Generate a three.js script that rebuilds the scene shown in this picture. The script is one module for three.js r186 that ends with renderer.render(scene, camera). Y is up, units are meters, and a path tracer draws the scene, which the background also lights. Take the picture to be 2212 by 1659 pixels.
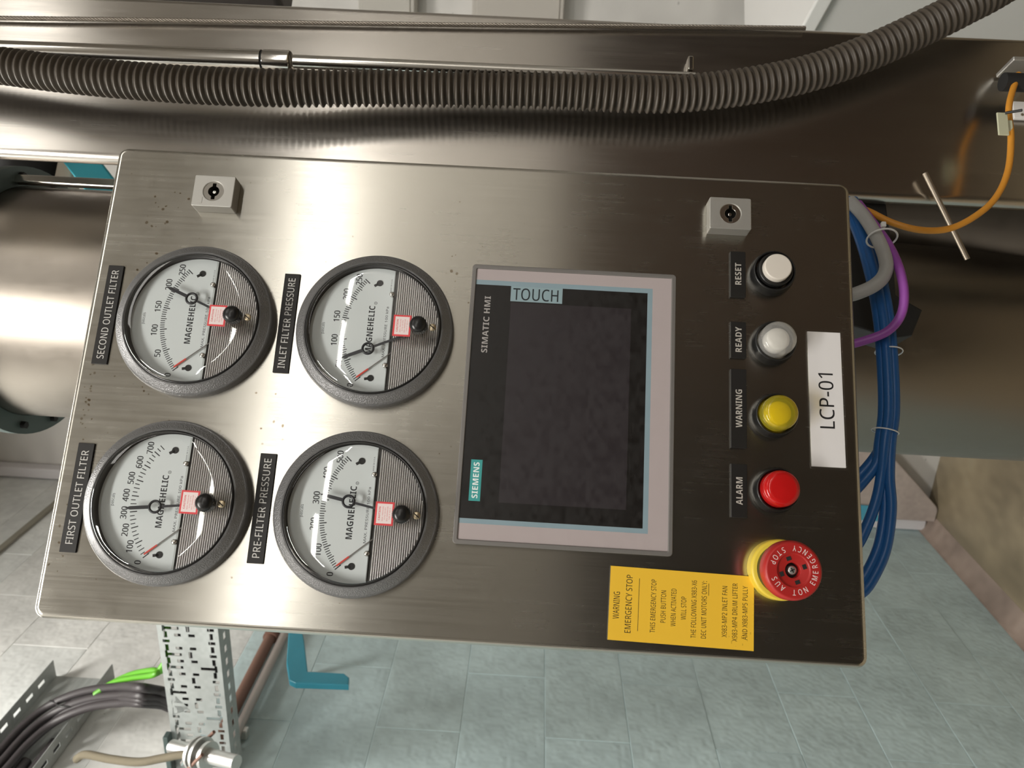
import * as THREE from 'three';
import { mergeGeometries, mergeVertices, toCreasedNormals } from 'three/addons/utils/BufferGeometryUtils.js';
import { RoundedBoxGeometry } from 'three/addons/geometries/RoundedBoxGeometry.js';
import { RectAreaLightUniformsLib } from 'three/addons/lights/RectAreaLightUniformsLib.js';

// ------------------------------------------------------------------ camera
// The photograph was taken with the phone on its side: world up points to the left of the picture.
const scene = new THREE.Scene();
const W = 2212, H = 1659, F = 1677;
const CAM = new THREE.Vector3(-0.1248, 1.6002, 0.5780);
const RIGHT = new THREE.Vector3(0.058615, -0.998256, -0.007009);
const DOWN = new THREE.Vector3(-0.974000, -0.055649, -0.219608);
const FWD = new THREE.Vector3(0.218835, 0.019699, -0.975563);
const camera = new THREE.PerspectiveCamera(2 * Math.atan(H / 2 / F) * 180 / Math.PI, W / H, 0.02, 40);
camera.position.copy(CAM);
camera.quaternion.setFromRotationMatrix(new THREE.Matrix4().makeBasis(RIGHT, DOWN.clone().negate(), FWD.clone().negate()));
camera.focus = 0.62; camera.userData.fStop = 14;
scene.add(camera);

// ------------------------------------------------------------------ light
const renderer = new THREE.WebGLRenderer({ antialias: true });
renderer.toneMapping = THREE.LinearToneMapping;
renderer.toneMappingExposure = 0.9;
renderer.shadowMap.enabled = true;
RectAreaLightUniformsLib.init();
scene.background = new THREE.Color(0x000000);
const LAMP = new THREE.Color(1.0, 0.965, 0.905);
// ceiling luminaires: centre x, y, z, length, width, radiance
const LUMINAIRES = [
  [2.35, 3.15, 4.6, 1.2, 0.22, 46, 'above the fourth dark cabinet'], [0.85, 3.15, 4.6, 1.2, 0.22, 46, 'above the third dark cabinet'], [-0.55, 3.25, 4.6, 1.2, 0.22, 46, 'above the first dark cabinets'],
  [1.2, 3.55, 1.7, 1.5, 0.30, 5, 'in front of the steel column'], [-0.6, 3.7, -0.5, 1.4, 0.30, 56, 'beside the blockwork wall'], [-1.1, 3.6, 1.5, 1.4, 0.30, 64, 'near the first dark cabinet'],
];

// ------------------------------------------------------------------ helpers
const V = (x, y, z) => new THREE.Vector3(x, y, z);
let seed = 20251;
const rnd = () => { seed = (seed * 1664525 + 1013904223) >>> 0; return seed / 4294967296; };
const rr = (a, b) => a + (b - a) * rnd();
const ray = (px, py) => RIGHT.clone().multiplyScalar((px - W / 2) / F).addScaledVector(DOWN, (py - H / 2) / F).add(FWD);
function at(px, py, z) { const d = ray(px, py); return CAM.clone().addScaledVector(d, (z - CAM.z) / d.z); }      // on the plane z, parallel to the panel
const A = 33 * Math.PI / 180;                                                                                  // the room is turned 33 degrees to the machine
const DS = V(Math.sin(A), 0, -Math.cos(A)), DT = V(Math.cos(A), 0, Math.sin(A)), TW = -1.3163, SB = 2.21;
function atS(px, py, s) { const d = ray(px, py); return CAM.clone().addScaledVector(d, (s - DS.dot(CAM)) / DS.dot(d)); }   // on a plane square to the left wall
function atWall(px, py, off = 0) { const d = ray(px, py); const t = (TW + off - DT.dot(CAM)) / DT.dot(d); return CAM.clone().addScaledVector(d, t); }
const room = (s, y, t) => DS.clone().multiplyScalar(s).addScaledVector(DT, t).setY(y);
const ROOM_TURN = Math.PI / 2 - A;                                                                              // local x = along the left wall, z = away from it

const names = new Map();
function numbered(n) { const k = names.get(n) ?? 0; names.set(n, k + 1); return k ? n + '_' + String(k).padStart(3, '0') : n; }
function meta(o, label, category, group, kind) { if (label) o.userData.label = label; if (category) o.userData.category = category; if (group) o.userData.group = group; if (kind) o.userData.kind = kind; return o; }
function thing(name, label, category, pos = V(0, 0, 0), group, turn = 0) {
  const o = new THREE.Group(); o.name = numbered(name); o.position.copy(pos); o.rotation.y = turn; scene.add(o);
  return meta(o, label, category, group);
}
function part(name, geo, m, parent, label) {
  const o = new THREE.Mesh(geo, m); o.name = name; o.castShadow = o.receiveShadow = true; parent.add(o); if (label) o.userData.label = label; return o;
}
function single(name, geo, m, label, category, group) { const o = part(numbered(name), geo, m, scene); return meta(o, label, category, group); }
function structure(name, geo, m, parent = scene) { const o = part(name, geo, m, parent); if (parent === scene) o.userData.kind = 'structure'; return o; }
const mm = (g) => g.scale(0.001, 0.001, 0.001);
const move = (g, x, y, z) => g.translate(x, y, z);
const box = (w, h, d, x = 0, y = 0, z = 0) => new THREE.BoxGeometry(w, h, d).translate(x, y, z);
const rbox = (w, h, d, r, x = 0, y = 0, z = 0, seg = 3) => new RoundedBoxGeometry(w, h, d, seg, r).translate(x, y, z);
// lathe around z: profile of [radius, z]
function turned(profile, seg = 48, x = 0, y = 0) { const g = new THREE.LatheGeometry(profile.map(([r, z]) => new THREE.Vector2(r, z)), seg); g.rotateX(Math.PI / 2); return g.translate(x, y, 0); }
const creased = (g, a = 0.5) => toCreasedNormals(g, a);
// cylinder between two points
function rod(a, b, r, seg = 24, r2 = r) {
  const d = b.clone().sub(a), g = new THREE.CylinderGeometry(r2, r, d.length(), seg);
  g.applyQuaternion(new THREE.Quaternion().setFromUnitVectors(V(0, 1, 0), d.clone().normalize()));
  return g.translate((a.x + b.x) / 2, (a.y + b.y) / 2, (a.z + b.z) / 2);
}
function roundRect(w, h, r) {
  const s = new THREE.Shape(), x = -w / 2, y = -h / 2;
  s.moveTo(x + r, y); s.lineTo(x + w - r, y); s.absarc(x + w - r, y + r, r, -Math.PI / 2, 0); s.lineTo(x + w, y + h - r); s.absarc(x + w - r, y + h - r, r, 0, Math.PI / 2);
  s.lineTo(x + r, y + h); s.absarc(x + r, y + h - r, r, Math.PI / 2, Math.PI); s.lineTo(x, y + r); s.absarc(x + r, y + r, r, Math.PI, Math.PI * 1.5);
  return s;
}
const curve = (pts, t = 0.5) => new THREE.CatmullRomCurve3(pts, false, 'catmullrom', t);
const cableGeo = (pts, r, n = 60, k = 10) => new THREE.TubeGeometry(curve(pts), n, r, k, false);
function planarUV(g, f) { const p = g.attributes.position, uv = new Float32Array(p.count * 2); for (let i = 0; i < p.count; i++) { const [u, v] = f(p.getX(i), p.getY(i), p.getZ(i)); uv[2 * i] = u; uv[2 * i + 1] = v; } g.setAttribute('uv', new THREE.BufferAttribute(uv, 2)); return g; }

// ------------------------------------------------------------------ textures
function dataTex(w, h, fn, srgb = false) {
  const a = new Uint8Array(w * h * 4);
  for (let y = 0; y < h; y++) for (let x = 0; x < w; x++) { const c = fn(x, y), i = (y * w + x) * 4; for (let k = 0; k < 3; k++) a[i + k] = Math.max(0, Math.min(255, (Array.isArray(c) ? c[k] : c) * 255)); a[i + 3] = 255; }
  const t = new THREE.DataTexture(a, w, h, THREE.RGBAFormat); t.wrapS = t.wrapT = THREE.RepeatWrapping; t.magFilter = THREE.LinearFilter; t.minFilter = THREE.LinearFilter;
  if (srgb) t.colorSpace = THREE.SRGBColorSpace; t.needsUpdate = true; return t;
}
function noise2(n, px, py) {   // tileable value noise with periods px, py on an n grid
  const g = new Float32Array(px * py); for (let i = 0; i < g.length; i++) g[i] = rnd();
  const sm = (t) => t * t * (3 - 2 * t);
  return (u, v) => { const x = u * px, y = v * py, x0 = Math.floor(x), y0 = Math.floor(y), fx = sm(x - x0), fy = sm(y - y0), q = (i, j) => g[((j % py + py) % py) * px + (i % px + px) % px];
    return (q(x0, y0) * (1 - fx) + q(x0 + 1, y0) * fx) * (1 - fy) + (q(x0, y0 + 1) * (1 - fx) + q(x0 + 1, y0 + 1) * fx) * fy; };
}
function canvasTex(w, h, draw) {
  const c = document.createElement('canvas'); c.width = w; c.height = h; const g = c.getContext('2d'); draw(g, w, h);
  const t = new THREE.CanvasTexture(c); t.colorSpace = THREE.SRGBColorSpace; t.magFilter = THREE.LinearFilter; return t;
}
// text fitted to a width and a cap height, centred on x, middle on y
function fit(g, s, x, y, width, cap, font = 'sans-serif', weight = 'normal', align = 'center') {
  g.save(); g.font = `${weight} 100px ${font}`; const w = g.measureText(s).width; g.translate(x, y); g.scale(width / w, cap / 72); g.textAlign = align; g.textBaseline = 'alphabetic'; g.fillText(s, 0, 36); g.restore();
}
// brushed grain: fine streaks along v
const grainA = noise2(0, 512, 5), grainB = noise2(0, 190, 3), grainC = noise2(0, 24, 24), grainD = noise2(0, 7, 9);
const brushedRough = dataTex(512, 512, (x, y) => { const u = x / 512, v = y / 512; return 0.74 + 0.08 * (grainA(u, v) - 0.5) + 0.05 * (grainB(u, v) - 0.5) + 0.08 * (grainC(u, v) - 0.5) + 0.1 * (grainD(u, v) - 0.5); });
const brushedBump = dataTex(512, 512, (x, y) => { const u = x / 512, v = y / 512; return 0.5 + 0.5 * (grainA(u, v) - 0.5) + 0.3 * (grainB(u, v) - 0.5); });
const nzA = noise2(0, 90, 90), nzB = noise2(0, 40, 40), nzC = noise2(0, 9, 9), nzD = noise2(0, 200, 200);
const hammerBump = dataTex(256, 256, (x, y) => { const u = x / 256, v = y / 256; return 0.5 + 0.6 * (nzB(u, v) - 0.5) + 0.4 * (nzA(u, v) - 0.5); });
const paintBump = dataTex(512, 512, (x, y) => { const u = x / 512, v = y / 512; return 0.5 + 0.45 * (nzA(u, v) - 0.5) + 0.3 * (nzB(u, v) - 0.5) + 0.3 * (nzC(u, v) - 0.5); });
const paintMottle = dataTex(512, 512, (x, y) => { const u = x / 512, v = y / 512; const p = nzD(u, v) > 0.985 ? -0.25 : 0; return 0.93 + 0.08 * (nzC(u, v) - 0.5) + 0.06 * (nzB(u, v) - 0.5) + p; }, true);
const floorMap = dataTex(512, 512, (x, y) => { const u = x / 512, v = y / 512, k = 0.78 + 0.22 * nzC(u, v) + 0.1 * (nzB(u, v) - 0.5) + (nzD(u, v) > 0.99 ? 0.2 : 0); return [k, k * 0.99, k * 0.97]; }, true);
function rep(t, x, y, rot = 0) { const c = t.clone(); c.repeat.set(x, y); c.rotation = rot; c.needsUpdate = true; return c; }

// the front of the enclosure: brown specks, drips and smears that lie on the steel
const panelMap = canvasTex(1024, 1640, (g, w, h) => {
  g.fillStyle = 'rgb(240,240,240)'; g.fillRect(0, 0, w, h);
  for (let i = 0; i < 1800; i++) { const l = rr(30, 260), v = rnd() < 0.5 ? 255 : 200; g.fillStyle = `rgba(${v},${v},${v},${rr(0.02, 0.06)})`; g.fillRect(rr(0, w), rr(-100, h), 1, l); }
  const px = (x) => (x + 186.4) / 372.8 * w, py = (y) => (299 - y) / 598 * h;
  const speck = (x, y, r, a) => { g.fillStyle = `rgba(92,66,34,${a})`; g.beginPath(); g.ellipse(px(x), py(y), r * 2.7 * rr(0.7, 1.3), r * 2.7 * rr(0.7, 1.3), rnd() * 3, 0, 7); g.fill(); };
  for (const [cx, cy, sx, sy, n] of [[-10, 235, 16, 20, 26], [60, 262, 60, 14, 22], [130, 250, 30, 30, 16], [-140, 285, 20, 8, 8], [-60, 285, 90, 8, 20], [60, 120, 60, 30, 14], [-30, 150, 40, 20, 10], [100, 10, 40, 20, 8], [-20, 285, 30, 5, 14], [20, 200, 12, 40, 14]])
    for (let i = 0; i < n; i++) speck(cx + sx * (rnd() + rnd() - 1), cy + sy * (rnd() + rnd() - 1), rr(0.25, 1.1), rr(0.2, 0.6));
  for (let i = 0; i < 120; i++) speck(rr(-180, 180), rr(-290, 290), rr(0.2, 0.6), rr(0.1, 0.35));
  for (let i = 0; i < 90; i++) { g.fillStyle = `rgba(255,250,240,${rr(0.1, 0.35)})`; g.fillRect(px(rr(-180, 180)), py(rr(-295, -60)), rr(6, 26), rr(1.5, 3.5)); }
});
const smudgeN = noise2(0, 14, 22), smudgeM = noise2(0, 46, 70);
const panelRough = dataTex(512, 820, (x, y) => { const u = x / 512, v = y / 820; const low = smudgeN(u, v) * 0.6 + smudgeM(u, v) * 0.4; return 0.70 + 0.07 * (grainA(u, v * 3) - 0.5) + 0.05 * (grainB(u, v * 2) - 0.5) + 0.14 * Math.max(0, low - 0.4); });

// ------------------------------------------------------------------ materials
const std = (o) => new THREE.MeshStandardMaterial(o), phy = (o) => new THREE.MeshPhysicalMaterial(o);
const rgb = (r, g, b) => new THREE.Color().setRGB(r, g, b);
const M = {};
M.panel = phy({ color: rgb(0.60, 0.578, 0.52), metalness: 1, roughness: 0.36, roughnessMap: panelRough, map: panelMap, bumpMap: rep(brushedBump, 3, 2), bumpScale: 0.000005, anisotropy: 0.72 });
M.steel = phy({ color: rgb(0.56, 0.53, 0.49), metalness: 1, roughness: 0.33, roughnessMap: rep(brushedRough, 3, 1.2), bumpMap: rep(brushedBump, 3, 1.2), bumpScale: 0.00001, anisotropy: 0.55 });
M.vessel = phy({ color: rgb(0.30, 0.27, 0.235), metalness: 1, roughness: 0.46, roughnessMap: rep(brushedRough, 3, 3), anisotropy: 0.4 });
M.chrome = std({ color: rgb(0.72, 0.70, 0.66), metalness: 1, roughness: 0.16 });
M.zinc = std({ color: rgb(0.62, 0.62, 0.60), metalness: 0.85, roughness: 0.42 });
M.galv = std({ color: rgb(0.50, 0.53, 0.52), metalness: 0.45, roughness: 0.55, map: rep(paintMottle, 3, 3) });
M.dullRod = std({ color: rgb(0.34, 0.29, 0.23), metalness: 0.9, roughness: 0.5 });
M.cast = std({ color: rgb(0.50, 0.49, 0.46), metalness: 0.75, roughness: 0.48 });
M.bezel = std({ color: rgb(0.21, 0.21, 0.212), metalness: 0.45, roughness: 0.38, bumpMap: rep(hammerBump, 14, 2), bumpScale: 0.0003 });
M.blackGloss = std({ color: rgb(0.012, 0.012, 0.012), roughness: 0.28 });
M.blackMatt = std({ color: rgb(0.012, 0.012, 0.012), roughness: 0.7 });
M.blackLabel = std({ color: rgb(0.012, 0.011, 0.011), roughness: 0.5 });
M.glass = phy({ color: 0xffffff, transmission: 1, thickness: 0, roughness: 0.03, ior: 1.49 });
M.clear = phy({ color: rgb(0.93, 0.93, 0.92), transmission: 1, thickness: 0, roughness: 0.06, ior: 1.49 });
M.rib = std({ color: rgb(0.70, 0.69, 0.68), metalness: 1, roughness: 0.26 });
M.ribPlate = std({ color: rgb(0.10, 0.095, 0.095), metalness: 0.3, roughness: 0.4 });
M.gaugeWell = std({ color: rgb(0.05, 0.05, 0.052), roughness: 0.35 });
M.needleBlack = std({ color: rgb(0.012, 0.013, 0.018), roughness: 0.35 });
M.needleRed = std({ color: rgb(0.62, 0.05, 0.03), roughness: 0.5 });
M.needleGrey = std({ color: rgb(0.18, 0.17, 0.16), metalness: 0.5, roughness: 0.5 });
M.brass = std({ color: rgb(0.62, 0.52, 0.36), metalness: 1, roughness: 0.35 });
M.hmiRim = std({ color: rgb(0.22, 0.21, 0.20), metalness: 0.5, roughness: 0.5 });
M.hose = std({ color: rgb(0.070, 0.056, 0.042), roughness: 0.5 });
M.rope = std({ color: rgb(0.30, 0.27, 0.23), metalness: 0.9, roughness: 0.42 });
M.blueCable = std({ color: rgb(0.012, 0.105, 0.33), roughness: 0.38 });
M.greyCable = std({ color: rgb(0.42, 0.42, 0.41), roughness: 0.5 });
M.purpleCable = std({ color: rgb(0.30, 0.07, 0.38), roughness: 0.45 });
M.orangeCable = std({ color: rgb(0.62, 0.26, 0.025), roughness: 0.5 });
M.blackCable = std({ color: rgb(0.035, 0.030, 0.032), roughness: 0.5 });
M.greenCable = std({ color: rgb(0.09, 0.32, 0.015), roughness: 0.45 });
M.tie = phy({ color: rgb(0.8, 0.8, 0.8), roughness: 0.35 });
M.tieBlack = std({ color: rgb(0.02, 0.02, 0.02), roughness: 0.5 });
M.blockBlue = std({ color: rgb(0.60, 0.755, 0.78), roughness: 0.62, map: paintMottle, bumpMap: paintBump, bumpScale: 0.0016 });
M.blockBlue2 = std({ color: rgb(0.605, 0.755, 0.775), roughness: 0.62, map: paintMottle, bumpMap: paintBump, bumpScale: 0.0016 });
M.blockWhite = std({ color: rgb(0.80, 0.82, 0.805), roughness: 0.66, map: paintMottle, bumpMap: paintBump, bumpScale: 0.0016 });
M.blockWhite2 = std({ color: rgb(0.805, 0.81, 0.79), roughness: 0.66, map: paintMottle, bumpMap: paintBump, bumpScale: 0.0016 });
M.jointBlue = std({ color: rgb(0.60, 0.755, 0.78), roughness: 0.6 });
M.jointWhite = std({ color: rgb(0.80, 0.81, 0.79), roughness: 0.65 });
M.wallWhite = std({ color: rgb(0.72, 0.70, 0.67), roughness: 0.7, map: rep(paintMottle, 2, 2), bumpMap: rep(paintBump, 2, 2), bumpScale: 0.001 });
M.floor = std({ color: rgb(0.33, 0.275, 0.19), roughness: 0.42, map: rep(floorMap, 6, 6), bumpMap: rep(paintBump, 6, 6), bumpScale: 0.0005 });
M.cove = std({ color: rgb(0.36, 0.285, 0.25), roughness: 0.6, map: rep(floorMap, 1, 1), bumpMap: rep(paintBump, 1, 1), bumpScale: 0.001 });
M.ceiling = std({ color: rgb(0.62, 0.60, 0.57), roughness: 0.8 });
M.turquoise = std({ color: rgb(0.035, 0.29, 0.40), roughness: 0.38 });
M.copper = std({ color: rgb(0.21, 0.115, 0.085), roughness: 0.55, metalness: 0.1 });
M.greyPipe = std({ color: rgb(0.42, 0.38, 0.36), roughness: 0.38, metalness: 0.6 });
M.darkCabinet = std({ color: rgb(0.022, 0.016, 0.013), roughness: 0.6 });
M.brownCabinet = std({ color: rgb(0.10, 0.066, 0.047), roughness: 0.6 });
M.white = std({ color: rgb(0.78, 0.77, 0.75), roughness: 0.5 });
M.trimWhite = std({ color: rgb(0.70, 0.68, 0.70), roughness: 0.5 });
M.darkGreen = std({ color: rgb(0.09, 0.125, 0.12), roughness: 0.5, metalness: 0.3 });
M.board = std({ color: rgb(0.50, 0.42, 0.38), roughness: 0.75, map: rep(paintMottle, 2, 2) });
M.tag = std({ color: rgb(0.52, 0.52, 0.37), roughness: 0.6 });
M.beige = std({ color: rgb(0.50, 0.44, 0.35), roughness: 0.55 });

// ------------------------------------------------------------------ the room
{
  const T1 = 4.9, S0 = -8.2, HC = 3.95, TH = 0.12, BS = 0.435, BH = 0.2165, Y0 = -0.01;
  const mid = (S0 + SB) / 2, tm = (TW + T1) / 2;
  const put = (o, s, y, t) => { o.position.copy(room(s, y, t)); o.rotation.y = ROOM_TURN; return o; };
  put(structure('floor', box(SB - S0 + 0.4, TH, T1 - TW + 0.4), M.floor), mid, -TH / 2, tm);
  put(structure('ceiling', box(SB - S0 + 0.4, TH, T1 - TW + 0.4), M.ceiling), mid, HC + TH / 2, tm);
  put(structure('wall_right', box(SB - S0, HC, TH), M.wallWhite), mid, HC / 2, T1 + TH / 2);
  put(structure('wall_front', box(TH, HC, T1 - TW), M.wallWhite), S0 - TH / 2, HC / 2, tm);
  put(structure('wall_back', box(TH, HC, T1 - TW + 0.2), M.wallWhite), SB + TH / 2, HC / 2, tm);
  // left wall: painted blockwork, each block in view a mesh of its own over the joints
  const wl = new THREE.Group(); wl.name = 'wall_left'; wl.userData.kind = 'structure'; scene.add(wl); put(wl, 0, 0, TW);
  const split = Y0 + 11 * BH, sNear = -1.14;
  part('joint_bed', box(SB - sNear, split, TH, (SB + sNear) / 2, split / 2, -TH / 2 - 0.0008), M.jointBlue, wl);
  part('joint_bed', box(SB - sNear, HC - split, TH, (SB + sNear) / 2, (HC + split) / 2, -TH / 2 - 0.0008), M.jointWhite, wl);
  part('wall_run', box(sNear - S0, HC, TH, (S0 + sNear) / 2, HC / 2, -TH / 2), M.wallWhite, wl);
  const variants = [];
  for (let v = 0; v < 5; v++) {
    const g = rbox(BS - 0.002, BH - 0.002, 0.03, 0.001, 0, 0, -0.0145, 1);
    const ou = rnd(), ov = rnd(); planarUV(g, (x, y) => [x * 1.1 + ou, y * 1.1 + ov]); variants.push(g);
  }
  const rows = 18;
  for (let r = 0; r < rows; r++) {
    const yc = Y0 + (r + 0.5) * BH, shift = (r % 2) * BS / 2;
    for (let k = -3; k < 6; k++) {
      const sc = 0.99 + (k - 0.5) * BS + shift - (r % 2 ? 0 : 0); let w = BS, c = sc;
      if (sc - BS / 2 > SB - 0.05 || sc + BS / 2 < sNear + 0.1) continue;
      let g = variants[Math.floor(rnd() * 5)];
      const lo = Math.max(sc - BS / 2, sNear), hi = Math.min(sc + BS / 2, SB - 0.004);
      if (hi - lo < BS - 0.001) { w = hi - lo; c = (hi + lo) / 2; if (w < 0.05) continue; g = rbox(w - 0.002, BH - 0.002, 0.03, 0.001, 0, 0, -0.0145, 1); planarUV(g, (x, y) => [x * 1.1 + r * 0.13, y * 1.1 + r * 0.29]); }
      let gy = g;
      const b = part('block', gy, (r < 11 ? [M.blockBlue, M.blockBlue2] : [M.blockWhite, M.blockWhite2])[rnd() < 0.5 ? 0 : 1], wl);
      b.position.set(c, yc, rr(-0.0006, 0.0005)); b.rotation.y = rr(-0.0012, 0.0012); b.rotation.x = rr(-0.002, 0.002);
      if (r === 0) b.position.y += 0.01, b.scale.y = (BH - 0.02) / BH;
    }
  }
  // cove skirting between floor and walls
  const cove = new THREE.Shape(); cove.moveTo(0, 0); cove.lineTo(0.075, 0); cove.quadraticCurveTo(0.016, 0.012, 0, 0.035); cove.lineTo(0, 0);
  const cg = new THREE.ExtrudeGeometry(cove, { depth: SB - sNear, bevelEnabled: false, curveSegments: 8 });   // x = out of the wall, y up, z along
  cg.rotateY(Math.PI / 2); // now z->x : along +x, x-> -z
  cg.scale(1, 1, -1); cg.index ? 0 : 0;
  { const p = cg.attributes.position; for (let i = 0; i < p.count; i += 3) { for (const at of ['position', 'normal', 'uv']) { const q = cg.attributes[at], n = q.itemSize; for (let k = 0; k < n; k++) { const a = q.array[(i + 1) * n + k]; q.array[(i + 1) * n + k] = q.array[(i + 2) * n + k]; q.array[(i + 2) * n + k] = a; } } } cg.computeVertexNormals(); }
  put(structure('baseboard_left', cg, M.cove), sNear, 0.0005, TW + 0.001);
  // white corner trim, the dado trunking on the back wall
  put(structure('trim_1', rbox(0.05, HC - 0.02, 0.045, 0.008, 0, HC / 2, 0), M.trimWhite), SB - 0.028, 0.005, TW + 0.026);
  put(structure('trim_2', rbox(HC > 0 ? SB - sNear - 0.06 : 1, 0.022, 0.012, 0.003, 0, 0, 0), std({ color: rgb(0.26, 0.245, 0.20), roughness: 0.6 })), (SB + sNear) / 2 - 0.03, 3.352, TW + 0.0085);

  const tr = (y0, y1, label, m) => { const o = thing('wall_trunking', label, 'trunking', room(SB - 0.0355, y0, 1.6), 'trunking along the back wall', ROOM_TURN); part('body', rbox(0.07, y1 - y0, 2.4, 0.006, 0, (y1 - y0) / 2, 0), m, o); part('lid', rbox(0.006, y1 - y0 - 0.03, 2.36, 0.002, -0.036, (y1 - y0) / 2, 0), m, o); };
  tr(1.55, 1.84, 'lower pale grey trunking along the wall behind the steel column', std({ color: rgb(0.46, 0.43, 0.39), roughness: 0.6 }));
  tr(2.02, 2.2, 'upper pale grey trunking along the wall behind the steel column', std({ color: rgb(0.46, 0.44, 0.40), roughness: 0.6 }));
  // low cabinet on the right, white edge strip
  const ed = ray(1748, 25), ek = (1.03 - CAM.y) / ed.y, lx = CAM.x + ed.x * ek, lz = CAM.z + ed.z * ek;
  const lc = thing('low_cabinet', 'low pale grey cabinet with a white worktop behind the steel column', 'cabinet', V(lx + 0.3, 0, lz - 0.05));
  part('body', rbox(0.58, 0.93, 0.88, 0.01, 0.005, 0.525, 0), std({ color: rgb(0.60, 0.59, 0.57), roughness: 0.55 }), lc);
  part('plinth', box(0.5, 0.06, 0.8, 0.02, 0.03, 0), M.blackMatt, lc);
  part('worktop', rbox(0.60, 0.036, 0.90, 0.006, 0, 1.010, 0), M.white, lc);
  // dirty board leaning in the corner on the floor, with a cut corner
  const bs = new THREE.Shape(); bs.moveTo(-0.02, 0); bs.lineTo(0.02, 0); bs.quadraticCurveTo(0.036, 0.002, 0.045, 0.012); bs.lineTo(0.13, 0.10); bs.lineTo(0.27, 0.25); bs.lineTo(0.27, 0.5); bs.lineTo(-0.02, 0.5); bs.closePath();
  const bg = new THREE.ExtrudeGeometry(bs, { depth: 0.018, bevelEnabled: true, bevelSize: 0.003, bevelThickness: 0.003, bevelSegments: 2 });
  const board = single('leaning_board', bg, M.board, 'dirty beige board with a cut corner leaning against the wall corner', 'board');
  board.position.copy(room(SB - 0.06, 0.006, TW + 0.085)); board.rotation.set(0, ROOM_TURN - Math.PI / 2, 0, 'YXZ'); board.rotateX(-0.01);
  const bd = thing('blue_sheet', 'bright blue sheet on the beige board behind the blue cables', 'sheet', room(SB - 0.089, 0.205, TW + 0.088), null, ROOM_TURN - Math.PI / 2);
  part('sheet', rbox(0.065, 0.12, 0.006, 0.002, 0, 0.06, 0), std({ color: rgb(0.08, 0.36, 0.50), roughness: 0.5 }), bd); part('edge_trim', rbox(0.03, 0.03, 0.008, 0.002, 0.012, 0.008, 0).rotateZ(0.5), M.beige, bd);
}

// ------------------------------------------------------------------ luminaires
for (const [x, y, z, len, wid, L, where] of LUMINAIRES) {
  const o = thing('ceiling_luminaire', 'long white ceiling luminaire hanging on two wires ' + where, 'luminaire', V(x, y, z), 'ceiling luminaires');
  part('housing', rbox(len + 0.04, 0.06, wid + 0.04, 0.01, 0, 0.04, 0), M.white, o);
  part('diffuser', box(len, 0.006, wid, 0, 0.004, 0), std({ color: 0xffffff, emissive: LAMP, emissiveIntensity: 1.2, roughness: 0.6 }), o);
  for (const s of [-1, 1]) part('wire', rod(V(s * len * 0.4, 0.07, 0), V(s * len * 0.4, 3.95 - y, 0), 0.002, 8), M.galv, o);
  const l = new THREE.RectAreaLight(LAMP, L, len, wid); l.position.set(x, y - 0.004, z); l.rotation.x = -Math.PI / 2; l.castShadow = true; l.name = 'luminaire_light'; scene.add(l);
}
// dark cabinets across the room, mirrored in the lower part of the steel
for (const [x, w, h, m, label] of [[-1.35, 1.1, 1.52, M.darkCabinet, 'near-black two-door cabinet at the end of the row next to the blockwork wall'], [-0.2, 1.1, 1.46, M.darkCabinet, 'near-black two-door cabinet standing next to the mid brown cabinet'], [0.95, 1.1, 1.52, M.brownCabinet, 'mid brown two-door cabinet in the row of near-black cabinets'], [2.1, 1.1, 1.48, M.darkCabinet, 'near-black two-door cabinet at the end of the row opposite the steel column']]) {
  const o = thing('storage_cabinet', label, 'cabinet', V(x, 0, 1.85), 'cabinets in a row across the room');
  part('body', rbox(w, h - 0.08, 0.55, 0.01, 0, h / 2 + 0.04, 0), m, o);
  part('plinth', box(w - 0.06, 0.08, 0.5, 0, 0.04, 0), M.blackMatt, o);
  for (const s of [-1, 1]) { const d = part('door', rbox(w / 2 - 0.012, h - 0.14, 0.02, 0.004, s * w / 4, h / 2 + 0.04, -0.284), m, o); part('handle', rbox(0.015, 0.12, 0.02, 0.004, s * 0.05, h * 0.6, -0.304), M.zinc, d); }
}

// ------------------------------------------------------------------ the machine: column, vessel, hopper
const ZC = -0.15;                                    // front of the column
{
  const x0 = 0.252, x1 = 0.447, w = x1 - x0, d = 0.018;
  const s = roundRect(w, d, 0.008);
  const g = new THREE.ExtrudeGeometry(s, { depth: 2.25, bevelEnabled: false, curveSegments: 6 }); g.rotateX(-Math.PI / 2);
  planarUV(g, (x, y, z) => [x / 0.3 + z * 0.4, y / 0.9]);
  const o = thing('steel_column', 'tall brushed steel column standing behind the ribbed hose', 'column', V((x0 + x1) / 2, 0.06, ZC - d / 2));
  part('profile', g, M.steel, o);
  part('web', box(0.10, 2.24, 0.07, 0.012, 1.125, -0.0442), M.steel, o);
  part('base_plate', rbox(0.215, 0.06, 0.11, 0.006, 0, -0.03, -0.03), M.vessel, o);
  const tab = part('tab', rbox(0.016, 0.006, 0.012, 0.0015, 0, 0, 0), M.chrome, o); const tp = at(1490, 142, ZC + 0.006); tab.position.copy(tp.sub(o.position));
  const cap = part('cable_bracket', rbox(0.005, 0.04, 0.03, 0.0015), M.zinc, o); cap.position.copy(at(2212, 147, ZC + 0.0175).sub(o.position));
}
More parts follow.
